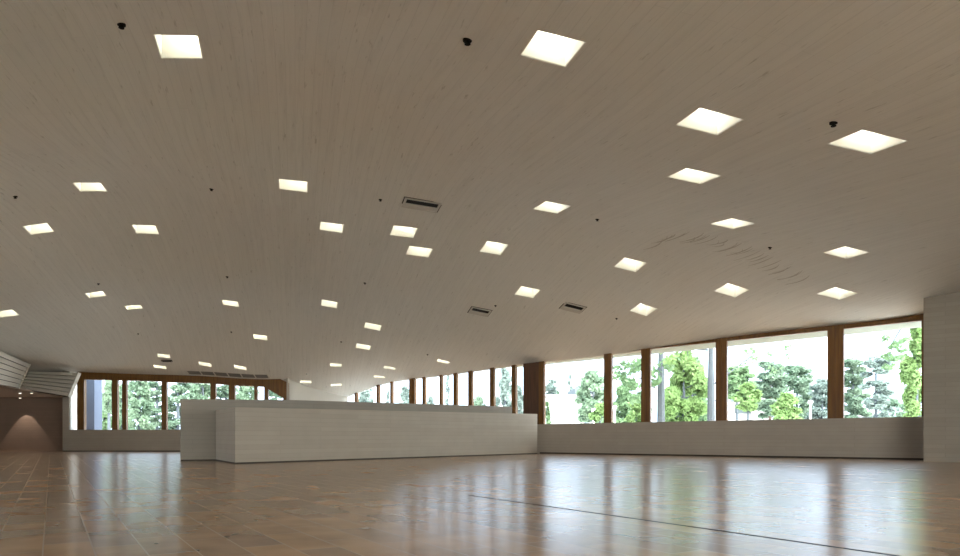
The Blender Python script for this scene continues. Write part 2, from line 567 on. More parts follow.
LQ = [(-3.31,7.70,0.45,0.50,0.278), (0.63,6.11,0.44,0.50,0.236), (2.34,7.16,0.49,0.49,0.220), (3.90,7.06,0.53,0.49,0.216), (2.71,8.88,0.49,0.47,0.248), (4.00,11.10,0.43,0.57,0.279), (6.14,11.75,0.49,0.50,0.259), (5.23,14.56,0.51,0.52,0.234), (7.01,13.74,0.54,0.51,0.242), (-6.78,12.18,0.44,0.48,0.275), (-8.57,13.60,0.42,0.44,0.268), (-6.88,14.41,0.45,0.43,0.274), (-9.42,17.17,0.40,0.36,0.243), (-9.15,18.50,0.40,0.30,0.231), (-11.51,17.01,0.42,0.46,0.262), (-6.51,18.27,0.41,0.36,0.249), (-3.03,11.36,0.46,0.43,0.261), (-2.80,13.21,0.44,0.45,0.267), (-1.46,13.38,0.47,0.50,0.264), (-1.25,14.37,0.49,0.47,0.265), (-3.87,17.98,0.42,0.45,0.264), (1.18,11.53,0.45,0.58,0.288), (0.28,14.02,0.45,0.56,0.270), (3.04,14.17,0.49,0.52,0.222), (1.09,16.15,0.47,0.51,0.261), (3.80,16.28,0.45,0.51,0.281), (-2.96,19.33,0.46,0.42,0.248), (-3.47,20.82,0.44,0.34,0.272), (-6.38,20.33,0.39,0.27,0.248)]
CX0, CY_0, CH = -16.0, -1.0, 1.8
CZA = np.array(CZ)
_n, _m = CZA.shape


def _bs(t):
    return np.array([(1 - t) ** 3, 3 * t ** 3 - 6 * t * t + 4, -3 * t ** 3 + 3 * t * t + 3 * t + 1, t ** 3]) / 6


def cz(x, y):
    u = min(max((x - CX0) / CH, 0), _n - 3 - 1e-6)
    v = min(max((y - CY_0) / CH, 0), _m - 3 - 1e-6)
    i, j = int(u), int(v)
    return float(_bs(u - i) @ CZA[i:i + 4, j:j + 4] @ _bs(v - j))


def hit(px, py):
    """where the sight line of a photo point meets the ceiling"""
    a, k = (px - CX) / F, (CY0 - py) / F
    g = lambda Y: cz(a * Y, Y) - CAMH - k * Y
    Y = 2.0
    while Y < 27 and g(Y) > 0:
        Y += 0.1
    lo, hi = Y - 0.1, Y
    for _ in range(30):
        mid = (lo + hi) / 2
        if g(mid) > 0:
            lo = mid
        else:
            hi = mid
    return a * lo, lo, cz(a * lo, lo)


def at(px, py, Y):
    return Vector(((px - CX) / F * Y, Y, CAMH + (CY0 - py) / F * Y))


AX = math.radians(14.8)                       # the room's own axis
BA, BB = Vector((1.72, 20.11)), Vector((9.22, 14.64))
BD = (BB - BA).normalized()
BN = Vector((-BD.y, BD.x))                    # outward
if BN.y < 0:
    BN = -BN


def bank(px, off=0.0):
    """point of the long window line seen at photo column px"""
    a = (px - CX) / F
    p = BA + BN * off
    # p + t*BD : x = a*y
    t = (a * p.y - p.x) / (BD.x - a * BD.y)
    return p + BD * t


# ------------------------------------------------------------------ floor and ceiling
fl = MB().box(-18.0, 11.0, -6.6, 25.4, -0.2, 0.0).build("floor", M['floor'])
struct(fl)

xs = np.arange(-17.6, 11.3, 0.3)
ys = np.arange(-6.7, 25.6, 0.3)
V = [(x, y, cz(x, y)) for x in xs for y in ys]
nx, ny = len(xs), len(ys)
b0 = len(V)
V += [(x, y, 6.4) for x in xs for y in ys]
Fc = []
for i in range(nx - 1):
    for j in range(ny - 1):
        a, b, c, d = i * ny + j, (i + 1) * ny + j, (i + 1) * ny + j + 1, i * ny + j + 1
        Fc.append((a, d, c, b))
        Fc.append((b0 + a, b0 + b, b0 + c, b0 + d))
for i in range(nx - 1):
    for j, s in ((0, 1), (ny - 1, -1)):
        a, b = i * ny + j, (i + 1) * ny + j
        Fc.append((a, b, b0 + b, b0 + a) if s > 0 else (b, a, b0 + a, b0 + b))
for j in range(ny - 1):
    for i, s in ((0, -1), (nx - 1, 1)):
        a, b = i * ny + j, i * ny + j + 1
        Fc.append((a, b, b0 + b, b0 + a) if s > 0 else (b, a, b0 + a, b0 + b))
ceil = obj("ceiling", V, Fc, M['ceiling'])
struct(ceil)

e1 = BA + BD * 9.4 + BN * 0.22
e2 = bank(345.0, 0.22)
outline = [(-17.3, 23.7), (-13.45, 23.7), (-13.45, 22.78), (-6.15, 22.78), (e2.x - 0.05, e2.y), (e1.x, e1.y), (10.9, 13.6), (10.2, -6.35), (-8.6, -6.35)]
keep = MB().prism(outline[::-1], -1.0, 6.1).build("keep", None)

RS = 0.48
HOLE_D = 0.46
sites = list(LQ)
for p in [(163.7, 356), (160, 367), (205, 364.3), (240.4, 367.8), (336, 365.1), (336.3, 385), (305.7, 382), (389.7, 368), (379.5, 376.8), (443.3, 361.7)]:
    h = hit(*p)
    sites.append((h[0], h[1], 0.38, 0.21, AX))


def corners(x, y, s, d, ang):
    c, n = math.cos(ang), math.sin(ang)
    return [(x + c * a - n * b, y + n * a + c * b) for a, b in ((-s / 2, -d / 2), (s / 2, -d / 2), (s / 2, d / 2), (-s / 2, d / 2))]


cut = MB()
for x, y, w, d, a in sites:
    cut.prism(corners(x, y, w, d, a), cz(x, y) - 0.8, cz(x, y) + HOLE_D)
cutter = cut.build("cutter", None)
for tool, op in ((keep, 'INTERSECT'), (cutter, 'DIFFERENCE')):
    md = ceil.modifiers.new("b", 'BOOLEAN')
    md.operation = op
    md.object = tool
    md.solver = 'EXACT'
dg = bpy.context.evaluated_depsgraph_get()
me = bpy.data.meshes.new_from_object(ceil.evaluated_get(dg))
ceil.modifiers.clear()
ceil.data = me
me.materials.clear()
me.materials.append(M['ceiling'])
for t in (keep, cutter):
    bpy.data.objects.remove(t)
sm = [p.normal.z < -0.5 for p in me.polygons]
me.polygons.foreach_set("use_smooth", sm)
for e in me.edges:
    pass
try:
    me.set_sharp_from_angle(angle=math.radians(30))
except Exception:
    pass

# ------------------------------------------------------------------ walls
def P2(v):
    return (v.x, v.y)


s_end = bank(345.0)
# long low wall under the window band
t_end = BA + BD * 9.42
wl = MB()
wl.prism([P2(s_end), P2(BA), P2(t_end), P2(t_end + BN * 0.2), P2(BA + BN * 0.2), P2(s_end + BN * 0.2)], 0.0, [0.82, 0.839, 0.905, 0.905, 0.839, 0.82])
struct(wl.build("wall_front_right", M['tall']))
bb = MB().prism([P2(BA - BN * 0.004), P2(t_end - BN * 0.004), P2(t_end + BN * 0.01), P2(BA + BN * 0.01)], 0.0, 0.035)
struct(bb.build("base_shadow_front_right", M['gap']))  # recess shadow along the wall foot, laid on as a dark strip

# projecting end wall at the right
rw = [(8.63, 13.62), (9.72, 12.77), (10.75, 13.9), (9.40, 14.62)]
struct(MB().prism(rw, 0.0, [cz(*p) + 0.12 for p in rw]).build("wall_right_front", M['brick']))
r2 = [(9.72, 12.77), (9.72, -6.3), (10.0, -6.3), (10.0, 13.07)]
r2 = [(9.72, 12.77), (9.72, 11.0), (10.0, 11.0), (10.0, 13.07)]
struct(MB().prism(r2, 0.0, [cz(9.7, 12.8) + .1, 3.8, 3.8, cz(9.9, 12.8) + .1]).build("wall_right", M['brick']))
for a, b in zip(np.linspace(12.77, -6.3, 9)[:-1], np.linspace(12.77, -6.3, 9)[1:]):
    pass

# low wall under the far-left window, with the strip beside it
YW = 22.6
a_, b_ = at(62.6, 430, YW), at(289, 430, YW)
lw = MB()
lw.box(a_.x, b_.x, YW, YW + 0.25, 0.0, 0.703)
struct(lw.build("wall_front_left", M['tall']))
c_ = at(69, 430, YW)
struct(MB().box(a_.x, c_.x, YW, YW + 0.25, 0.703, 2.6).build("trim_1", M['tall']))
d_ = at(77.4, 430, YW)
w21 = struct(empty("window_21", (c_.x, YW + 0.1, 0.703)))
MB().box(0, d_.x - c_.x, 0, 0.012, 0, 1.98).build("pane", M['glass'], w21)
MB().box(-0.01, 0.02, -0.05, 0.06, 0, 1.98).build("edge_frame", M['white'], w21)
struct(MB().box(a_.x, b_.x, YW - 0.004, YW + 0.01, 0.0, 0.03).build("base_shadow_front_left", M['gap']))  # painted shadow line at the foot of the low wall
# brown wall in the dim corner at the far left
struct(MB().box(-17.4, a_.x, 23.4, 23.65, 0.0, 3.2).build("wall_far_left", M['brown_wall']))
struct(MB().box(a_.x, a_.x + 0.12, YW + 0.25, 23.65, 0.0, 3.2).build("wall_far_left_return", M['white']))
# end wall between the far-left window and the window band
f0, f1 = Vector((b_.x - 0.04, YW)), Vector((s_end.x, s_end.y))
fd = (f1 - f0).normalized()
fnn = Vector((-fd.y, fd.x))
f1 = f1 + fd * 0.15
q = [P2(f0), P2(f1), P2(f1 + fnn * 0.2), P2(f0 + fnn * 0.2)]
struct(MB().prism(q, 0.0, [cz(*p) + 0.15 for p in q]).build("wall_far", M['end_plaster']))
# walls of the part of the room behind and beside the camera, with window openings added for fill daylight
wa, wb = Vector((-17.2, 23.65)), Vector((-8.2, -6.3))


def wall_open(name, p, q, zb, zt, zh, n, th=0.2):
    """wall from p to q: solid up to zb, open to zt, solid above (zh)"""
    d = Vector((n[0], n[1])).normalized() * -th
    lo = [P2(p), P2(q), P2(q + d), P2(p + d)]
    mb = MB().prism(lo, 0.0, zb)
    mb.prism(lo, zt, zh)
    return struct(mb.build(name, M['plaster']))


wm = wa.lerp(wb, 0.36)
ld = (wb - wa).normalized()
ln = Vector((-ld.y, ld.x))
if ln.x < 0:
    ln = -ln
dsol = ln * -0.2
struct(MB().prism([P2(wa), P2(wm), P2(wm + dsol), P2(wa + dsol)], 0.0, 3.6).build("wall_left", M['plaster']))
wall_open("wall_left_rear", wm, wb, 0.3, 1.6, 3.6, ln)
struct(MB().prism([(-8.4, -6.3), (1.0, -6.3), (1.0, -6.5), (-8.4, -6.5)], 0.0, 3.9).build("wall_back", M['plaster']))
wall_open("wall_back_right", Vector((1.0, -6.3)), Vector((10.0, -6.3)), 0.3, 2.75, 3.9, (0, 1))
struct(MB().prism([(9.72, 11.0), (9.72, 4.0), (10.0, 4.0), (10.0, 11.0)], 0.0, 3.9).build("wall_right_middle", M['brick']))
wall_open("wall_right_rear", Vector((9.72, 4.0)), Vector((9.72, -6.3)), 0.8, 2.6, 3.9, (-1, 0), 0.28)
wn = 40  # added windows filling those unseen openings
for p, q, zt, zb in ((wm, wb, 1.6, 0.3), (Vector((1.0, -6.3)), Vector((9.7, -6.3)), 2.75, 0.3), (Vector((9.8, -6.1)), Vector((9.8, 4.0)), 2.6, 0.8)):
    n = int((q - p).length / 2.4)
    dd = (q - p).normalized()
    nn = Vector((-dd.y, dd.x)) * 0.05
    for i in range(n):
        u, v = p.lerp(q, i / n), p.lerp(q, (i + 1) / n)
        w = struct(empty("window_%d" % wn, (u.x, u.y, zb)))
        wn += 1
        o = Vector((u.x, u.y))
        MB().prism([P2(u - o - nn), P2(u - o + dd * 0.14 - nn), P2(u - o + dd * 0.14 + nn), P2(u - o + nn)], 0.0, zt - zb).build("post", M['wood'], w)
        MB().prism([P2(u - o + dd * 0.14 - nn * 0.1), P2(v - o - nn * 0.1), P2(v - o + nn * 0.1), P2(u - o + dd * 0.14 + nn * 0.1)], 0.0, zt - zb).build("pane", M['glass'], w)

# ------------------------------------------------------------------ window band on the right
OFF, DEP = 0.08, 0.10
posts = [(344.5, 347.5), (354.5, 358.6), (376.4, 380.7), (390, 394), (409, 416.5), (422.2, 426.8), (439.4, 443.7), (453.2, 458.6), (468, 473.8), (489.7, 495.8), (511.4, 517.5), (538.7, 545.6), (603.8, 613), (641, 651.6), (715.6, 728), (827.4, 844.3), (921.5, 930)]


def railz(p):
    t = (p - BA).dot(BD)
    t0, t1 = (bank(651.7) - BA).dot(BD), (bank(920) - BA).dot(BD)
    return 2.770 + (t - t0) / (t1 - t0) * 0.152


def post_pts(l, r):
    p = bank(l, OFF)
    qo = bank(r, OFF + DEP)
    q = qo - BN * DEP
    if (q - p).length < 0.05 or (q - p).dot(BD) < 0.05:
        q = p + BD * 0.07
    return p, q


pts = [post_pts(*p) for p in posts]
sz = lambda p: 0.839 + (p - BA).dot(BD) / 9.28 * 0.065 if (p - BA).dot(BD) > 0 else 0.839
for i, (p, q) in enumerate(pts):
    o = Vector((p.x, p.y))
    z0 = sz(p) - 0.02
    w = struct(empty("window_%d" % (i + 1), (p.x, p.y, z0)))
    quad = [p, q, q + BN * DEP, p + BN * DEP]
    mb = MB()
    if i in (13, 14, 15):                       # built-up double posts with a groove
        mid = p.lerp(q, 0.55)
        for s, t in ((p, mid - BD * 0.008), (mid + BD * 0.008, q)):
            k = [s, t, t + BN * DEP, s + BN * DEP]
            mb.prism([P2(c - o) for c in k], 0.0, [cz(c.x, c.y) + 0.06 - z0 for c in k])
        k = [mid - BD * 0.008 + BN * 0.012, mid + BD * 0.008 + BN * 0.012, mid + BD * 0.008 + BN * DEP, mid - BD * 0.008 + BN * DEP]
        mb.prism([P2(c - o) for c in k], 0.0, [cz(c.x, c.y) + 0.06 - z0 for c in k])
    else:
        mb.prism([P2(c - o) for c in quad], 0.0, [cz(c.x, c.y) + 0.06 - z0 for c in quad])
    mb.build("post", M['wood'], w)
    if i + 1 < len(pts):
        n0, n1 = q, pts[i + 1][0]
        if i == 10:                             # wide dark board closing the last bay
            d0 = bank(523.2, OFF)
            k = [d0, n1, n1 + BN * DEP, d0 + BN * DEP]
            MB().prism([P2(c - o) for c in k], 0.0, [cz(c.x, c.y) + 0.06 - z0 for c in k]).build("board", M['wood_dark'], w)
            n1 = d0
        k = [n0 + BN * 0.045, n1 + BN * 0.045, n1 + BN * 0.057, n0 + BN * 0.057]
        MB().prism([P2(c - o) for c in k], 0.0, [cz(c.x, c.y) + 0.03 - z0 for c in k]).build("pane", M['glass'], w)
        if i >= 12:
            k = [n0 + BN * 0.01, n1 + BN * 0.01, n1 + BN * 0.09, n0 + BN * 0.09]
            zl = [railz(c) - z0 for c in k]
            zh = [max(cz(c.x, c.y) + 0.06 - z0, zl[m] + 0.01) for m, c in enumerate(k)]
            MB().prism([P2(c - o) for c in k], zl, zh).build("head_rail", M['wood'], w)

# eave outside, over the five wide panes
g0, g1 = bank(500, 0.2), BA + BD * 12.5 + BN * 0.2
k = [g0, g1, g1 + BN * 0.95, g0 + BN * 0.95]
ez = [railz(c) + 0.0 for c in (g0, g1, g1, g0)]
struct(MB().prism([P2(c) for c in k], ez, [z + 0.3 for z in ez]).build("trim_3", M['eave']))

# ------------------------------------------------------------------ far-left window
YG = YW + 0.03
win = struct(empty("window_20", (at(180, 430, YG).x, YG, 0.70)))
W0 = Vector(win.location)


def flat(poly, y, d):
    return MB().slab([at(px, py, YG) + Vector((0, y, 0)) - W0 for px, py in poly], (0, d, 0))


flat([(77, 368), (120, 369), (200, 371.0), (269, 374), (289, 383), (289, 400.5), (283.2, 398.2), (268, 389.3), (264, 386.9), (235, 385.7), (210, 383.4), (166, 382.3), (162, 381.5), (84, 379.4), (84, 430.6), (77, 430.6)], 0.0, 0.14).build("head_frame", M['wood'], win)
for i, (l, r, t) in enumerate([(111.7, 117.2, 379), (121.9, 126.2, 379), (161.4, 166.4, 380), (210.3, 215.4, 382), (228.7, 234.7, 384), (254.2, 257, 385), (264, 268, 386)]):
    flat([(l, t), (r, t), (r, 430.6), (l, 430.6)], 0.005, 0.11).build("post", M['wood'], win)
flat([(283, 397), (289, 399), (289, 430.6), (283, 430.6)], 0.005, 0.11).build("post", M['wood'], win)
flat([(83, 378), (264, 385), (284, 397), (284, 430.6), (83, 430.6)], 0.05, 0.012).build("pane", M['glass'], win)

# ------------------------------------------------------------------ parapets in the middle of the room
def parapet(path, th, zs, n_side=1):
    """wall of thickness th along a plan path; the path is the face towards the room's near side"""
    pv = [Vector(p) for p in path]
    outs = []
    for i, p in enumerate(pv):
        dirs = []
        if i > 0:
            dirs.append((pv[i] - pv[i - 1]).normalized())
        if i < len(pv) - 1:
            dirs.append((pv[i + 1] - pv[i]).normalized())
        ns = [Vector((-d.y, d.x)) for d in dirs]
        if len(ns) == 1:
            outs.append(p + ns[0] * th)
        else:
            bis = (ns[0] + ns[1]).normalized()
            outs.append(p + bis * (th / max(0.2, bis.dot(ns[0]))))
    mb = MB()
    for i in range(len(pv) - 1):
        k = [P2(pv[i]), P2(pv[i + 1]), P2(outs[i + 1]), P2(outs[i])]
        z = [zs[i], zs[i + 1], zs[i + 1], zs[i]]
        mb.prism(k, 0.0, z)
    return mb, outs


def weld(o, dist=0.0005):
    bm = bmesh.new()
    bm.from_mesh(o.data)
    bmesh.ops.remove_doubles(bm, verts=bm.verts, dist=dist)
    # drop the two coincident inner faces
    seen = {}
    for f in list(bm.faces):
        key = tuple(sorted(v.index for v in f.verts))
        seen.setdefault(key, []).append(f)
    bm.faces.ensure_lookup_table()
    dead = [f for fs in seen.values() if len(fs) > 1 for f in fs]
    bmesh.ops.delete(bm, geom=dead, context='FACES_ONLY')
    bmesh.ops.recalc_face_normals(bm, faces=bm.faces)
    bm.to_mesh(o.data)
    bm.free()
    return o


p1, p2, p3 = (-4.36, 12.46), (1.60, 19.55), (-5.36, 14.20)
pe = empty("parapet_wall", (p1[0], p1[1], 0))
rel = lambda p, o: (p[0] - o[0], p[1] - o[1])
mb, outs = parapet([rel(p3, p1), (0, 0), rel(p2, p1)], 0.2, [1.02, 1.013, 1.114])
weld(mb.build("wall_body", M['brick'], pe))
mb, _ = parapet([rel((-5.36 - .004, 14.20), p1), (-.004, -.006), rel((1.60, 19.545), p1)], 0.012, [0.028] * 3)
weld(mb.build("base_shadow_strip", M['gap'], pe))  # dark strip standing for the recess shadow under the parapet
tag(pe, "long low white painted brick parapet wall in front, nearest the camera", "low wall")
t1, t2, t3 = (-5.96, 13.94), (-3.98, 14.9), (0.89, 19.5)
te = empty("parapet_wall", (t1[0], t1[1], 0))
mb, outs = parapet([(0, 0), rel(t2, t1), rel(t3, t1)], 0.18, [1.233, 1.266, 1.317])
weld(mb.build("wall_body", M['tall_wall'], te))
mb, _ = parapet([(0.0, -.004), rel((t2[0], t2[1] - .004), t1)], 0.012, [0.028] * 2)
weld(mb.build("base_shadow_strip", M['gap'], te))  # same painted foot shadow on the taller parapet
tag(te, "taller plain shaded parapet wall behind the low brick one, ending left under the window", "low wall")

# ------------------------------------------------------------------ stepped slatted soffits, far left
def dn(px, py):
    h = hit(px, py)
    return Vector((h[0], h[1], h[2] - 0.03))


def soffit(name, tl, tr, br, bl, label, n=6):
    root = empty(name, tuple((tl + tr + br + bl) / 4))
    o = Vector(root.location)
    nrm = (tr - tl).cross(bl - tl).normalized()
    if nrm.dot(Vector((0, 0, CAMH)) - o) < 0:
        nrm = -nrm
    for i in range(n):
        a, b = i / n, (i + 1) / n - 0.02
        p = [tl.lerp(bl, a), tr.lerp(br, a), tr.lerp(br, b), tl.lerp(bl, b)]
        out = [0.012, 0.012, 0.062, 0.062]
        fr = [v + nrm * out[k] - o for k, v in enumerate(p)]
        bk = [v - nrm * 0.03 - o for v in p]
        MB().hexa(fr, bk).build("slat", M['slat'], root)
    p = [tl, tr, br, bl]
    MB().hexa([v - nrm * 0.03 - o for v in p], [v - nrm * 0.07 - o for v in p]).build("backing", M['dark_metal'], root)
    # edge strip at the right end
    q = [tr + nrm * 0.07, tr + (tr - tl).normalized() * 0.05 + nrm * 0.07, br + (br - bl).normalized() * 0.05 + nrm * 0.07, br + nrm * 0.07]
    MB().hexa([v - o for v in q], [v - nrm * 0.13 - o for v in q]).build("edge_trim", M['slat'], root)
    return tag(root, label, "ceiling soffit", "stepped white soffits at the far left")


g0, g1 = dn(30.5, 370.5), at(78.6, 372.9, 22.3)
soffit("slatted_soffit", g0, g1, at(68.4, 396.8, g1.y - 0.1), at(18.2, 388.4, g0.y - 0.1), "stepped white slatted soffit right beside the far-left timber window")
h1 = dn(28.2, 362.6)
h0 = dn(-30, 336.5)
soffit("slatted_soffit", h0, h1, at(16.6, 388, h1.y - 0.1), at(-42, 377, h0.y - 0.1), "stepped white slatted soffit cut by the photo's left edge")
lowc = [at(-70, 378.5, 21.2), at(17, 389.0, 22.35), at(62.6, 396.6, 22.75), at(62.6, 397.4, 23.4), at(-60, 397.4, 23.4)]
struct(MB().slab(lowc, (0, 0, 0.08)).build("ceiling_lower", M['beige']))

# short curved board joints on the crest of the vault at the right
jm = MB()
crest = [(652, 243), (668, 239), (684, 238), (700, 239.5), (715, 242), (728, 246.5), (741, 251), (754, 257), (768, 264), (782, 271), (796, 278.5)]
jr = random.Random(5)
for i in range(30):
    u = i / 29 * (len(crest) - 1)
    k0 = min(int(u), len(crest) - 2)
    px = crest[k0][0] + (crest[k0 + 1][0] - crest[k0][0]) * (u - k0) + jr.uniform(-2, 2)
    py = crest[k0][1] + (crest[k0 + 1][1] - crest[k0][1]) * (u - k0) + jr.uniform(-2.5, 2.5)
    hx, hy, _ = hit(px, py)
    Ls, bend, w = jr.uniform(0.35, 0.8), jr.uniform(0.03, 0.10), jr.uniform(0.008, 0.016)
    row = []
    for j in range(6):
        s = (j / 5 - 0.5) * Ls
        t = bend * (1 - (2 * j / 5 - 1) ** 2)
        ww_ = w * (1 - abs(2 * j / 5 - 1) * 0.8)
        row.append([(hx - math.sin(AX) * s + math.cos(AX) * (t + e), hy + math.cos(AX) * s + math.sin(AX) * (t + e)) for e in (-ww_, ww_)])
    vs, fs = [], []
    for a, b in row:
        vs += [(a[0], a[1], cz(*a) - 0.004), (b[0], b[1], cz(*b) - 0.004), (a[0], a[1], cz(*a) + 0.01), (b[0], b[1], cz(*b) + 0.01)]
    for j in range(5):
        o4 = j * 4
        fs += [(o4, o4 + 4, o4 + 5, o4 + 1), (o4 + 2, o4 + 3, o4 + 7, o4 + 6), (o4, o4 + 2, o4 + 6, o4 + 4), (o4 + 1, o4 + 5, o4 + 7, o4 + 3)]
    fs += [(0, 1, 3, 2), (20, 22, 23, 21)]
    jm.add(vs, fs)
struct(jm.build("trim_4", M['joint']))

# ------------------------------------------------------------------ recessed ceiling lights
LIGHT_LABELS = [
    "big square ceiling light at upper left, right of a black sprinkler",
    "big square ceiling light nearest the top edge, right of the photo's middle",
    "square ceiling light, upper of the close pair right of the middle",
    "largest square ceiling light on the far right, below a black sprinkler",
    "square ceiling light, lower of the close pair right of the middle",
    "flat looking square ceiling light at the crest of the vault, left of a sprinkler",
    "square ceiling light above the right end of the windows, upper of the two there",
    "square ceiling light above the second wide window from the right",
    "square ceiling light above the rightmost windows, lower of the two there",
    "square ceiling light at left, highest of the group of three near the left edge",
    "square ceiling light near the left edge, leftmost of the group of three",
    "square ceiling light at left, lower right of the group of three near the left edge",
    "small square ceiling light at left under a sprinkler, above and left of its tilted neighbour",
    "small tilted square ceiling light at left, below and right of its neighbour",
    "square ceiling light cut by the photo's left edge above the slatted soffits",
    "small square ceiling light at left centre, directly above a sprinkler in the far rows",
    "square ceiling light left of the middle, alone in its row below the upper left light",
    "square ceiling light left of the middle, left of the close pair under the slot vent",
    "square ceiling light under the slot vent, upper of the close pair",
    "square ceiling light under the slot vent, lower of the close pair",
    "small square ceiling light left of the middle with a sprinkler above its right side",
    "square ceiling light right of the slot vent, nearest the photo's centre line",
    "square ceiling light below the photo's centre, left of a sprinkler and above two small vents",
    "square ceiling light right of the middle, above the two small vents and the window posts",
    "square ceiling light between the two small slot vents",
    "square ceiling light right of the right small slot vent, close above the windows",
    "small square ceiling light over the brick parapet, upper of two stacked close together",
    "small square ceiling light over the brick parapet, lower of two stacked close together",
    "small square ceiling light above the far-left window's right end, right of a sprinkler",
    "tiny far ceiling light over the far-left window, upper of the leftmost two",
    "tiny far ceiling light over the far-left window, lower of the leftmost two",
    "tiny far ceiling light just above the left part of the linear grille",
    "tiny far ceiling light just above the right part of the linear grille",
    "tiny far ceiling light over the middle of the tall parapet, above the lowest one",
    "tiny far ceiling light lowest on the vault, near the white far wall",
    "tiny far ceiling light near the slanted end of the far-left window, under a sprinkler",
    "tiny far ceiling light above the first narrow posts, right of its neighbour",
    "tiny far ceiling light over the left start of the long window band",
    "small ceiling light above the middle of the narrow window bays, below a sprinkler",
]


def open_box(x, y, s, d, ang, z0f, ztop, t, o):
    """five-sided recess lining, open below, following the vault at its rim"""
    ci, co = corners(x, y, s - 2 * t, d - 2 * t, ang), corners(x, y, s, d, ang)
    v = [(p[0] - o[0], p[1] - o[1], z0f(*p) - o[2]) for p in co] + [(p[0] - o[0], p[1] - o[1], z0f(*p) - o[2]) for p in ci]
    v += [(p[0] - o[0], p[1] - o[1], ztop - t - o[2]) for p in ci] + [(p[0] - o[0], p[1] - o[1], ztop - o[2]) for p in co]
    f = []
    for i in range(4):
        j = (i + 1) % 4
        f += [(i, j, 4 + j, 4 + i), (4 + i, 4 + j, 8 + j, 8 + i), (i, 12 + i, 12 + j, j)]
    f += [(8, 9, 10, 11), (12, 15, 14, 13)]
    return v, f


def disc(mb, c, r, z0, z1, n=20):
    return mb.prism([(c[0] + r * math.cos(2 * math.pi * k / n), c[1] + r * math.sin(2 * math.pi * k / n)) for k in range(n)], z0, z1)


for (x, y, w, d, ang), lab in zip(sites, LIGHT_LABELS):
    zc = cz(x, y)
    top = zc + HOLE_D
    root = empty("ceiling_light", (x, y, zc))
    v, f = open_box(x, y, w - 0.004, d - 0.004, ang, lambda a, b: cz(a, b) + 0.004, top - 0.004, 0.008, (x, y, zc))
    obj("housing", v, f, M['shaft'], root)
    ca, sa = math.cos(ang), math.sin(ang)
    lx, ly = w / 2 - 0.14, d / 2 - 0.10
    c = (ca * lx - sa * ly, sa * lx + ca * ly)
    rim = disc(MB(), c, 0.085, HOLE_D - 0.06, HOLE_D - 0.012).build("lamp_rim", M['shaft'], root)
    disc(MB(), c, 0.072, HOLE_D - 0.068, HOLE_D - 0.06).build("lamp", M['lamp'], rim)
    tag(root, lab, "ceiling light", "recessed ceiling lights set in the vault")

# ------------------------------------------------------------------ sprinklers
SPR = [
    (121.4, 24.4, 1.5, "black sprinkler at upper left, left of the big square light"),
    (467.5, 40, 1.5, "black sprinkler near the top edge at the photo's middle"),
    (833.5, 122.8, 1.35, "black sprinkler above the far right ceiling light"),
    (15.2, 196.5, 1.3, "black sprinkler closest to the photo's left edge"),
    (211.5, 189, 1.2, "black sprinkler at left, between two lights of one row"),
    (380.4, 199.6, 1.1, "black sprinkler left of the largest slot vent"),
    (597.3, 219.2, 1.2, "black sprinkler right of the middle, beside the flat square light"),
    (770, 247.4, 1.2, "black sprinkler below the crest of the vault at right"),
    (98.4, 283.7, 1.2, "black sprinkler at left, just above a small square light"),
    (227.2, 276.8, 1.2, "black sprinkler at left centre, above a small square light"),
    (365, 283, 1.2, "black sprinkler left of the middle, above a small square light's right side"),
    (138.2, 333.8, 1.1, "small far sprinkler over the far-left window"),
    (231.4, 332, 1.1, "small far sprinkler left of the light above the window's right end"),
    (341.2, 341.8, 1.1, "small far sprinkler left of the two lights stacked over the parapet"),
    (616.6, 318.5, 1.1, "small sprinkler close above the wide windows, right of a small vent"),
    (495.5, 305.6, 1.1, "small sprinkler at the upper right corner of the left small vent"),
    (427.6, 354.5, 1.1, "small far sprinkler above the narrow window bays"),
    (306.7, 374, 1.0, "small far sprinkler above the slanted window end"),
]
for px, py, s, lab in SPR:
    x, y, z = hit(px, py)
    k = s * 0.55
    root = empty("sprinkler", (x, y, z))
    disc(MB(), (0, 0), 0.05 * k, -0.012 * k, 0.02, 16).build("rosette", M['black'], root)
    st = disc(MB(), (0, 0), 0.016 * k, -0.04 * k, -0.011 * k, 10).build("stem", M['black'], root)
    disc(MB(), (0, 0), 0.034 * k, -0.047 * k, -0.04 * k, 12).build("deflector", M['black'], st)
    tag(root, lab, "sprinkler", "black ceiling sprinklers")

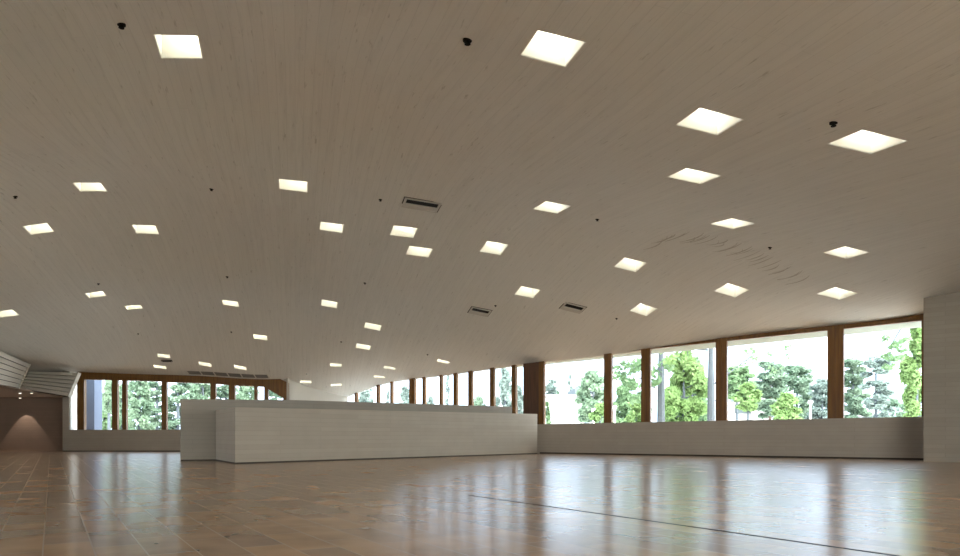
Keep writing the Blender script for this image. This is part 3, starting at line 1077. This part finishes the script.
# ------------------------------------------------------------------ slot vents
def slot_vent(px, py, w, d, label):
    x, y, z = hit(px, py)
    e = 0.05
    gx = (cz(x + e, y) - cz(x - e, y)) / (2 * e)
    gy = (cz(x, y + e) - cz(x, y - e)) / (2 * e)
    root = empty("slot_vent", (x, y, z))
    ca, sa = math.cos(AX), math.sin(AX)

    def P(u, v, h):
        X, Y = ca * u - sa * v, sa * u + ca * v
        return (X, Y, gx * X + gy * Y + h)

    def bx(mb, u0, u1, v0, v1, h0, h1):
        mb.hexa([P(u0, v0, h0), P(u1, v0, h0), P(u1, v1, h0), P(u0, v1, h0)], [P(u0, v0, h1), P(u1, v0, h1), P(u1, v1, h1), P(u0, v1, h1)])
    g = MB()
    bx(g, -w / 2 - .02, w / 2 + .02, -d / 2 - .02, d / 2 + .02, -0.004, 0.03)
    g.build("shadow_gap", M['gap'], root)
    fr = MB()
    t = 0.035
    bx(fr, -w / 2, w / 2, -d / 2, -d / 2 + t, -0.02, 0.02)
    bx(fr, -w / 2, w / 2, d / 2 - t, d / 2, -0.02, 0.02)
    bx(fr, -w / 2, -w / 2 + t, -d / 2, d / 2, -0.02, 0.02)
    bx(fr, w / 2 - t, w / 2, -d / 2, d / 2, -0.02, 0.02)
    fr.build("frame", M['grey_metal'], root)
    pl = MB()
    bx(pl, -w / 2 + t, w / 2 - t, 0.02, d / 2 - t, -0.014, 0.02)
    pl.build("cover_plate", M['grey_metal'], root)
    sl = MB()
    bx(sl, -w / 2 + t, w / 2 - t, -d / 2 + t, -0.005, -0.007, 0.02)
    sl.build("slot", M['black'], root)
    return tag(root, label, "air vent", "slot vents in the vaulted ceiling")


slot_vent(421.3, 204.6, 0.62, 0.44, "largest slot vent, left of the photo's centre above a pair of lights")
slot_vent(479.8, 311.4, 0.50, 0.40, "small slot vent left of the light between the two small vents")
slot_vent(572.8, 307.6, 0.52, 0.40, "small slot vent right of the light between the two small vents")

ga, gb = Vector(hit(188.4, 372.4)), Vector(hit(269.3, 375.2))
GY = 22.42
ga.y = gb.y = GY
ga.x = (188.4 - CX) / F * GY
gb.x = (269.3 - CX) / F * GY
gr = empty("linear_grille", (ga.x, GY, cz(ga.x, GY)))
o = Vector(gr.location)
ng = 6
for i in range(ng):
    x0 = ga.x + (gb.x - ga.x) * i / ng
    x1 = ga.x + (gb.x - ga.x) * (i + 1) / ng - 0.05
    mb = MB()
    for k in range(5):
        yy = -0.09 + k * 0.038
        ps = [(x0, GY + yy), (x1, GY + yy), (x1, GY + yy + 0.026), (x0, GY + yy + 0.026)]
        zz = [cz(*p) for p in ps]
        mb.prism([(p[0] - o.x, p[1] - o.y) for p in ps], [q - 0.02 - o.z for q in zz], [q + 0.02 - o.z for q in zz])
    mb.build("louvre_panel", M['louvre'], gr)
ps = [(ga.x - 0.04, GY - 0.11), (gb.x + 0.0, GY - 0.11), (gb.x + 0.0, GY + 0.12), (ga.x - 0.04, GY + 0.12)]
mb = MB()
nseg = 12
for i in range(nseg):
    xa, xb = ps[0][0] + (ps[1][0] - ps[0][0]) * i / nseg, ps[0][0] + (ps[1][0] - ps[0][0]) * (i + 1) / nseg
    k = [(xa, GY - 0.11), (xb, GY - 0.11), (xb, GY + 0.12), (xa, GY + 0.12)]
    mb.prism([(p[0] - o.x, p[1] - o.y) for p in k], [cz(*p) - 0.008 - o.z for p in k], [cz(*p) + 0.02 - o.z for p in k])
mb.build("backing", M['slat'], gr)
tag(gr, "long dark linear grille in six sections above the far-left window", "air grille")

# small track fitting over the far-left window
x, y, z = hit(167, 360.8)
tr = empty("ceiling_fitting", (x, y, z))
MB().box(-0.17, 0.17, -0.05, 0.05, -0.02, 0.03).build("body", M['dark_metal'], tr)
MB().box(-0.13, 0.13, -0.02, 0.02, -0.035, -0.02).build("slot", M['black'], tr)
tag(tr, "small dark flat ceiling fitting between two tiny lights at far left", "ceiling fitting")

# two small downlights and the wall washer over the brown wall
for i, (px, lab) in enumerate([(20, "tiny lit downlight under the soffits, left of its twin"), (31.5, "tiny lit downlight under the soffits, right of its twin")]):
    p = at(px, 393.2, 22.15)
    root = empty("downlight", tuple(p))
    disc(MB(), (0, 0), 0.05, -0.008, 0.03, 16).build("trim_ring", M['white'], root)
    disc(MB(), (0, 0), 0.034, -0.012, -0.008, 16).build("lamp", M['lamp_small'], root)
    tag(root, lab, "downlight", "tiny downlights under the soffits")
ww = empty("wall_washer", (-15.15, 23.06, 1.80))
disc(MB(), (0, 0), 0.06, -0.05, 0.06, 16).build("body", M['dark_metal'], ww)
disc(MB(), (0, 0), 0.035, -0.054, -0.05, 16).build("lamp", M['lamp_small'], ww)
tag(ww, "small spotlight close to the brown wall casting a cone of light down it", "spotlight")
sd = bpy.data.lights.new("wall_washer_beam", 'SPOT')
sd.energy = 26.0
sd.color = (1.0, 0.86, 0.72)
sd.spot_size = math.radians(66)
sd.spot_blend = 0.1
sd.shadow_soft_size = 0.02
so = bpy.data.objects.new("wall_washer_beam", sd)
so.location = (-15.15, 23.06, 1.74)
so.rotation_euler = (0, 0, 0)
COL.objects.link(so)

# ------------------------------------------------------------------ outside
GZ = -0.45
struct(MB().box(-90, 130, -30, 170, GZ - 0.2, GZ).build("ground", M['bounce_ground']))  # unseen ground, made pale to bounce daylight onto the ceiling
struct(MB().box(10.3, 60, -30, 12, GZ, GZ + 0.03).build("bounce_cut_strip", M['bounce_cut_strip']))  # unseen dark strip added to cut bounce on the right-hand ceiling
s0, s1 = at(81.5, 430, 24.4), at(94.4, 430, 24.4)
struct(MB().box(s0.x, s1.x, 24.4, 24.9, GZ, 3.4).build("wall_outside", M['concrete_blue']))


def leaves(rng, clusters):
    """many small leaf quads in ellipsoids (centre, radii, count, size, flatness)"""
    vs, fs = [], []
    base = 0
    for c, r, n, s, flat_ in clusters:
        d = rng.normal(size=(n, 3))
        d /= np.linalg.norm(d, axis=1)[:, None]
        rad = rng.random(n) ** 0.45
        p = np.array(c) + d * rad[:, None] * np.array(r)
        nrm = rng.normal(size=(n, 3)) + np.array([0, 0, flat_])
        nrm /= np.linalg.norm(nrm, axis=1)[:, None]
        t = np.cross(nrm, rng.normal(size=(n, 3)))
        t /= np.linalg.norm(t, axis=1)[:, None] + 1e-9
        b = np.cross(nrm, t)
        w = (s * (0.6 + 0.8 * rng.random(n)))[:, None]
        q = np.stack([p - t * w, p - b * w * 0.55, p + t * w, p + b * w * 0.55], axis=1).reshape(-1, 3)
        vs.append(q)
        k = np.arange(n)[:, None] * 4 + base + np.arange(4)
        fs += [tuple(int(a) for a in row) for row in k]
        base += 4 * n
    return np.concatenate(vs), fs


def raw(name, vs, fs, mat, parent):
    me = bpy.data.meshes.new(name)
    me.from_pydata([tuple(v) for v in vs], [], fs)
    me.materials.append(mat)
    o = bpy.data.objects.new(name, me)
    COL.objects.link(o)
    o.parent = parent
    return o


def tree(px, D, top, hw, kind, label, leaf, bark='bark_pine', crown=None, dens=1.0, tw=None, seed=1, group=None, name=None, lean=0.0):
    """a tree standing at distance D on the sight line of column px; top row, half width in photo points"""
    rng = np.random.default_rng(seed)
    x = (px - CX) / F * D
    H = CAMH + (CY0 - top) / F * D - GZ
    R = hw / F * D
    root = empty(name or {'pine': "pine_tree", 'conifer': "spruce_tree", 'leafy': "leafy_tree", 'bush': "leafy_bush"}[kind], (x, D, GZ))
    cl, br = [], MB()
    rt = tw if tw else 0.012 * H + 0.05
    ls = 0.0016 * D + 0.05
    if kind == 'conifer':
        z0 = 0.12 * H
        nl = 11
        for i in range(nl):
            h = z0 + (H - z0) * i / (nl - 1)
            w = R * (1 - i / (nl - 1)) ** 0.8 + 0.08 * R
            m = max(2, int(6 * (1 - i / nl)))
            for k in range(m):
                a = rng.random() * 6.28
                d = w * (0.55 + 0.25 * rng.random())
                cl.append(((math.cos(a) * d, math.sin(a) * d, h - 0.12 * w), (w * 0.5, w * 0.5, (H - z0) / nl * 0.55), int(34 * dens), ls, 1.0))
        br.tube([(0, 0, 0), (0, 0, H * 0.6), (0, 0, H * 0.97)], [rt, rt * 0.6, 0.02], 7)
    elif kind == 'pine':
        z0 = H * (crown if crown is not None else 0.35)
        br.tube([(0, 0, 0), (lean * .3, 0, H * 0.5), (lean * .7, 0, H * 0.85), (lean, 0, H * 0.96)], [rt, rt * 0.75, rt * 0.4, 0.03], 8)
        for i in range(int(34 * max(0.6, dens))):
            u = rng.random()
            h = z0 + (H * 0.97 - z0) * u
            a = rng.random() * 6.28
            reach = R * (1.0 - 0.55 * u ** 2) * (0.35 + 0.65 * rng.random())
            c = (math.cos(a) * reach + lean * .6, math.sin(a) * reach, h)
            br.tube([(lean * .6, 0, h - 0.12 * reach), (c[0] * 0.5 + lean * .3, c[1] * 0.5, h + 0.03), c], [rt * 0.25, rt * 0.16, 0.015], 5)
            cl.append((c, (R * 0.34, R * 0.34, R * 0.15), int(150 * dens), ls, 1.5))
        cl.append(((lean, 0, H * 0.95), (R * 0.4, R * 0.4, H * 0.05), int(90 * dens), ls, 1.0))
    else:
        z0 = H * (crown if crown is not None else (0.02 if kind == 'bush' else 0.2))
        br.tube([(0, 0, 0), (lean * .4, 0, H * 0.45), (lean, 0, H * 0.9)], [rt, rt * 0.7, 0.03], 9)
        nb = 44 if kind == 'leafy' else 24
        for i in range(nb):
            u = (i + rng.random()) / nb
            h = z0 + (H - z0) * u * 0.93
            a = rng.random() * 6.28
            prof = math.sin(math.pi * min(0.97, 0.18 + 0.8 * u)) ** 0.7
            reach = R * prof * (0.25 + 0.65 * rng.random())
            c = (math.cos(a) * reach + lean * u, math.sin(a) * reach, h)
            br.tube([(lean * u * .9, 0, h - 0.35 * reach), c], [rt * 0.22, 0.012], 5)
            cl.append((c, (R * 0.3, R * 0.3, (H - z0) * 0.065), int(175 * dens), ls, 0.3))
        cl.append(((lean, 0, H * 0.95), (R * 0.35, R * 0.35, H * 0.05), int(70 * dens), ls, 0.3))
    br.build("trunk", M[bark], root)
    vs, fs = leaves(rng, cl)
    raw("foliage", vs, fs, M[leaf], root)
    tag(root, label, "bush" if kind == 'bush' else "tree", group)
    return root


def spray(root, px0, py0, px1, py1, D, n, leaf, seed, spread=0.35, size=0.10):
    """a leafy branch of a tree, from one sight line to another at distance D"""
    rng = np.random.default_rng(seed)
    o = Vector(root.location)
    a, b = at(px0, py0, D) - o, at(px1, py1, D) - o
    pts_ = [a, a.lerp(b, 0.5) + Vector((0, 0.2, 0.12)), b]
    m = MB().tube(pts_, [0.035, 0.022, 0.008], 6)
    cl = []
    for i in range(9):
        t = 0.35 + 0.65 * i / 8
        c = a.lerp(b, t) + Vector(rng.normal(size=3)) * spread
        m.tube([a.lerp(b, max(0, t - 0.08)), c], [0.010, 0.004], 4)
        cl.append((tuple(c), (spread * 0.8, spread * 0.8, spread * 0.5), n, size, 0.5))
    bo = m.build("branch", M['bark_pine'], root)
    vs, fs = leaves(rng, cl)
    raw("branch_leaves", vs, fs, M[leaf], bo)


DIST = ["hazy distant tree over the white building, left of the pointed spruce", "hazy distant tree over the white building, right of the pointed spruce", "hazy distant tree behind the tall pale green tree", "hazy distant tree in the second wide window's middle", "hazy distant tree at the second wide window's right post", "hazy distant tree right of the left grey trunk", "hazy distant tree left of the right grey trunk", "hazy distant tree at the fourth wide window's left post", "hazy distant tree above the dark glazing of the white building", "hazy distant tree right of the reddish trunk", "hazy distant tree beside the white lamp post before the pines", "hazy distant tree at the rightmost thick post", "hazy distant tree behind the dense pine of the rightmost window", "hazy distant tree left of the bright birch", "hazy distant tree behind the bright birch"]
# -- beyond the wide right windows
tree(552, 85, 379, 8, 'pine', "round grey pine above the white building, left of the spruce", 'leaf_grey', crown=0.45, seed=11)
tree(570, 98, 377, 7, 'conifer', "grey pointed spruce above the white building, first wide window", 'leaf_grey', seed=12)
tree(593, 44, 370, 17, 'leafy', "tall pale green tree at the right of the first wide window", 'leaf_birch', crown=0.35, dens=1.0, seed=13)
tree(547, 34, 404, 6, 'conifer', "little green spruce at the lower left of the first wide window", 'leaf_mid', seed=14)
tree(600, 38, 403, 14, 'bush', "bright green bush straddling the first two wide windows", 'leaf_bright', seed=15)
tree(628, 50, 378, 20, 'leafy', "bushy mid green tree filling the second wide window", 'leaf_mid', crown=0.1, seed=16)
tb = tree(637, 30, 398, 14, 'bush', "bright green shrub low in the second wide window", 'leaf_bright', seed=17)
tk = tree(661, 26, 300, 15, 'pine', "near tree with thick grey trunk at the left of the middle window", 'leaf_mid', crown=0.8, tw=0.17, seed=18)
spray(tk, 655, 372, 612, 362, 26, 26, 'leaf_mid', 3, 0.42)
spray(tk, 655, 388, 630, 375, 26, 36, 'leaf_mid', 4, 0.4)
tree(684, 31, 350, 26, 'leafy', "bright yellow green tree between the two grey trunks", 'leaf_bright', crown=0.0, dens=2.2, seed=19)
tree(692, 36, 356, 26, 'leafy', "mid green tree standing behind the bright tree of the middle window", 'leaf_mid', crown=0.0, dens=1.6, seed=60)
tt = tree(711, 24, 300, 15, 'pine', "near tree with thick grey trunk at the right of the middle window", 'leaf_mid', crown=0.8, tw=0.155, seed=20)
spray(tt, 714, 384, 788, 338, 24, 16, 'leaf_mid', 5, 0.34, 0.075)
spray(tt, 708, 350, 668, 352, 24, 20, 'leaf_bright', 6, 0.3, 0.09)
tree(737, 52, 366, 20, 'leafy', "mid green tree at the left of the fourth wide window, above the building", 'leaf_mid', crown=0.62, seed=21)
tree(770, 58, 362, 20, 'pine', "pale pine with reddish trunk in the middle of the fourth wide window", 'leaf_pine', bark='bark_red', crown=0.3, dens=1.5, seed=22)
tree(797, 66, 365, 19, 'pine', "rounded grey green pine right of the reddish trunk", 'leaf_pine', crown=0.2, dens=1.6, seed=23)
tree(822, 60, 378, 16, 'pine', "dull pine behind the post between the two rightmost windows", 'leaf_grey', crown=0.1, dens=1.6, seed=24)
tree(786, 46, 392, 20, 'leafy', "low bright green tree at the foot of the pines", 'leaf_bright', crown=0.05, dens=0.9, seed=25)
tree(748, 46, 383, 14, 'leafy', "low bright green tree partly covering the dark glazed building", 'leaf_bright', crown=0.6, dens=0.8, seed=26)
tree(853, 50, 358, 15, 'pine', "dense grey green pine at the left of the rightmost window", 'leaf_pine', crown=0.1, dens=1.8, seed=27)
tree(876, 46, 355, 17, 'pine', "open flat topped pine in the middle of the rightmost window", 'leaf_grey', crown=0.2, dens=1.1, seed=28)
tw_ = tree(916, 27, 318, 16, 'leafy', "bright birch at the right end of the rightmost window", 'leaf_bright', crown=0.05, dens=1.2, seed=29)
spray(tw_, 905, 322, 888, 366, 25, 34, 'leaf_mid', 8, 0.26, 0.085)
tree(893, 52, 398, 14, 'bush', "grey green shrub low between the open pine and the birch", 'leaf_pine', seed=30)
for i, (px, top, hw) in enumerate([(556, 390, 8), (578, 385, 8), (600, 384, 9), (622, 386, 9), (644, 388, 9), (672, 384, 9), (697, 382, 9), (728, 388, 9), (752, 384, 9), (779, 380, 9), (806, 382, 10), (832, 386, 9), (857, 384, 9), (886, 390, 9), (908, 386, 8)]):
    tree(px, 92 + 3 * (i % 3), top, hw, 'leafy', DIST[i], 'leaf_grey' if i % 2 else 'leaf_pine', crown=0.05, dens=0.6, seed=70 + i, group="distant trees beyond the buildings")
# -- seen between the narrow posts of the window band
for px, D, top, hw, kind, lab, leaf, sd_ in [
        (366, 60, 381, 10, 'leafy', "bluish tree at the far left start of the long window band", 'leaf_grey', 31),
        (388, 66, 393, 5, 'conifer', "small dark spruce low between the first narrow posts", 'leaf_grey', 32),
        (405, 64, 386, 8, 'leafy', "thin grey tree behind the fourth narrow post", 'leaf_grey', 33),
        (430, 70, 396, 6, 'bush', "low grey shrub in the middle of the narrow bays", 'leaf_grey', 34),
        (448, 60, 377, 5, 'conifer', "slim tall spruce framed between two narrow posts", 'leaf_grey', 35),
        (478, 66, 396, 12, 'bush', "low grey green shrub before the last narrow bays", 'leaf_pine', 36),
        (505, 52, 366, 10, 'leafy', "loose grey tree in the last narrow bay before the dark board", 'leaf_grey', 37),
        (519, 46, 385, 6, 'leafy', "pale tree right behind the last narrow post", 'leaf_grey', 38)]:
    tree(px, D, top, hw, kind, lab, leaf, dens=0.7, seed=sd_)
# -- beyond the far-left window
for px, D, top, hw, kind, lab, leaf, sd_, cr, de in [
        (104, 40, 396, 13, 'leafy', "low pale tree right of the blue grey wall outside the far-left window", 'leaf_mid', 41, 0.1, 0.7),
        (109, 34, 376, 7, 'leafy', "hanging birch beside the first posts of the far-left window", 'leaf_birch', 42, 0.55, 0.35),
        (122, 44, 384, 10, 'leafy', "pale tree between the first two close posts at far left", 'leaf_birch', 43, 0.1, 0.7),
        (140, 40, 372, 15, 'leafy', "grey green birch at the left of the widest far-left pane", 'leaf_birch', 44, 0.1, 0.75),
        (157, 44, 368, 13, 'pine', "darker pine at the right of the widest far-left pane", 'leaf_pine', 45, 0.05, 1.3),
        (178, 38, 366, 16, 'pine', "dark pine just left of the tall parapet's end", 'leaf_pine', 46, 0.0, 1.4),
        (203, 42, 366, 17, 'leafy', "green tree showing over the left end of the tall parapet", 'leaf_birch', 47, 0.1, 0.9),
        (226, 44, 370, 14, 'pine', "pine showing above the parapet in the narrow far-left pane", 'leaf_pine', 48, 0.1, 1.3),
        (247, 40, 372, 14, 'leafy', "pale tree above the parapet left of the slanted window end", 'leaf_birch', 49, 0.1, 0.8),
        (276, 44, 380, 12, 'pine', "dark pine behind the slanted window end", 'leaf_pine', 50, 0.1, 1.4)]:
    tree(px, D, top, hw, kind, lab, leaf, dens=de, crown=cr, seed=sd_)


def building(name, loc, label, parts):
    root = empty(name, tuple(loc))
    o = Vector(loc)
    for pn, mat, x0, x1, y0, y1, z0, z1 in parts:
        MB().box(x0 - o.x, x1 - o.x, y0 - o.y, y1 - o.y, z0 - o.z, z1 - o.z).build(pn, M[mat], root)
    return tag(root, label, "building")


def bx_(px0, px1, top, D, d, z0=GZ):
    a, b = at(px0, top, D), at(px1, top, D)
    return a.x, b.x, D, D + d, z0, b.z


l, r, y0, y1, z0, z1 = bx_(500, 600, 396, 60, 9)
_, _, _, _, _, zr = bx_(500, 600, 394.8, 60, 9)
q = [("wall_block", 'render', l, r, y0, y1, z0, z1), ("roof_edge", 'render', l - .3, r + .3, y0 - .3, y1 + .3, z1, zr)]
l2, r2, _, _, _, z2 = bx_(575, 606, 388, 66, 9)
q.append(("upper_block", 'roof_grey', l2, r2, 66, 72, zr, z2))
l3, r3, _, _, _, z3 = bx_(571, 590, 402.5, 55, 5)
q.append(("porch_roof", 'render', l3, r3, 55, 60, z3 - .25, z3))
a = at(585.5, 403, 59.6); b = at(589, 403, 59.6)
q.append(("doorway", 'roof_grey', a.x, b.x, 59.8, 60.05, z0, z3 - .3))
for pxx in (571.3, 575.5):
    a = at(pxx, 403, 55.2)
    q.append(("porch_post", 'pole', a.x, a.x + .12, 55.1, 55.25, z0, z3 - .25))
building("white_building", (l, y0, GZ), "low white building with flat roof seen through the first wide window", q)
l, r, y0, y1, z0, z1 = bx_(752.5, 769, 393.5, 70, 8)
q = [("wall_block", 'render', l, r, y0, y1, z0, z1)]
l2, r2, _, _, _, z2 = bx_(731, 752.5, 398, 70, 8)
q.append(("glazed_wing", 'render', l2, r2, 70.6, 77, z0, z2))
a, b = at(735, 404.5, 70.5), at(751.5, 413, 70.5)
q.append(("glazing", 'pane_dark', a.x, b.x, 70.4, 70.62, b.z, a.z))
a, b = at(731, 398, 70.4), at(753, 401, 70.4)
q.append(("roof_band", 'roof_grey', a.x, b.x, 70.3, 77.2, b.z, a.z + .1))
building("white_building", (l, y0, GZ), "white building with tall blank wall and dark glazing in the fourth wide window", q)
l, r, y0, y1, z0, z1 = bx_(879, 890, 416.5, 60, 6)
building("grey_building", (l, y0, GZ), "small grey building low in the rightmost window", [("wall_block", 'roof_grey', l, r, y0, y1, z0, z1), ("roof_edge", 'render', l - .2, r + .2, y0 - .2, y1, z1, z1 + .2)])
for px, top, D, lab in [(593.6, 411, 40, "white lamp post in the first wide window"), (614.6, 408, 42, "white lamp post just right of the first thick post"), (810.4, 402.5, 42, "white lamp post before the pines in the fourth wide window")]:
    p = at(px, top, D)
    root = empty("lamp_post", (p.x, D, GZ))
    MB().tube([(0, 0, 0), (0, 0, p.z - GZ)], 0.06, 10).build("pole", M['pole'], root)
    disc(MB(), (0, 0), 0.13, p.z - GZ - 0.05, p.z - GZ + 0.12, 12).build("lamp_head", M['pole'], root)
    tag(root, lab, "lamp post")
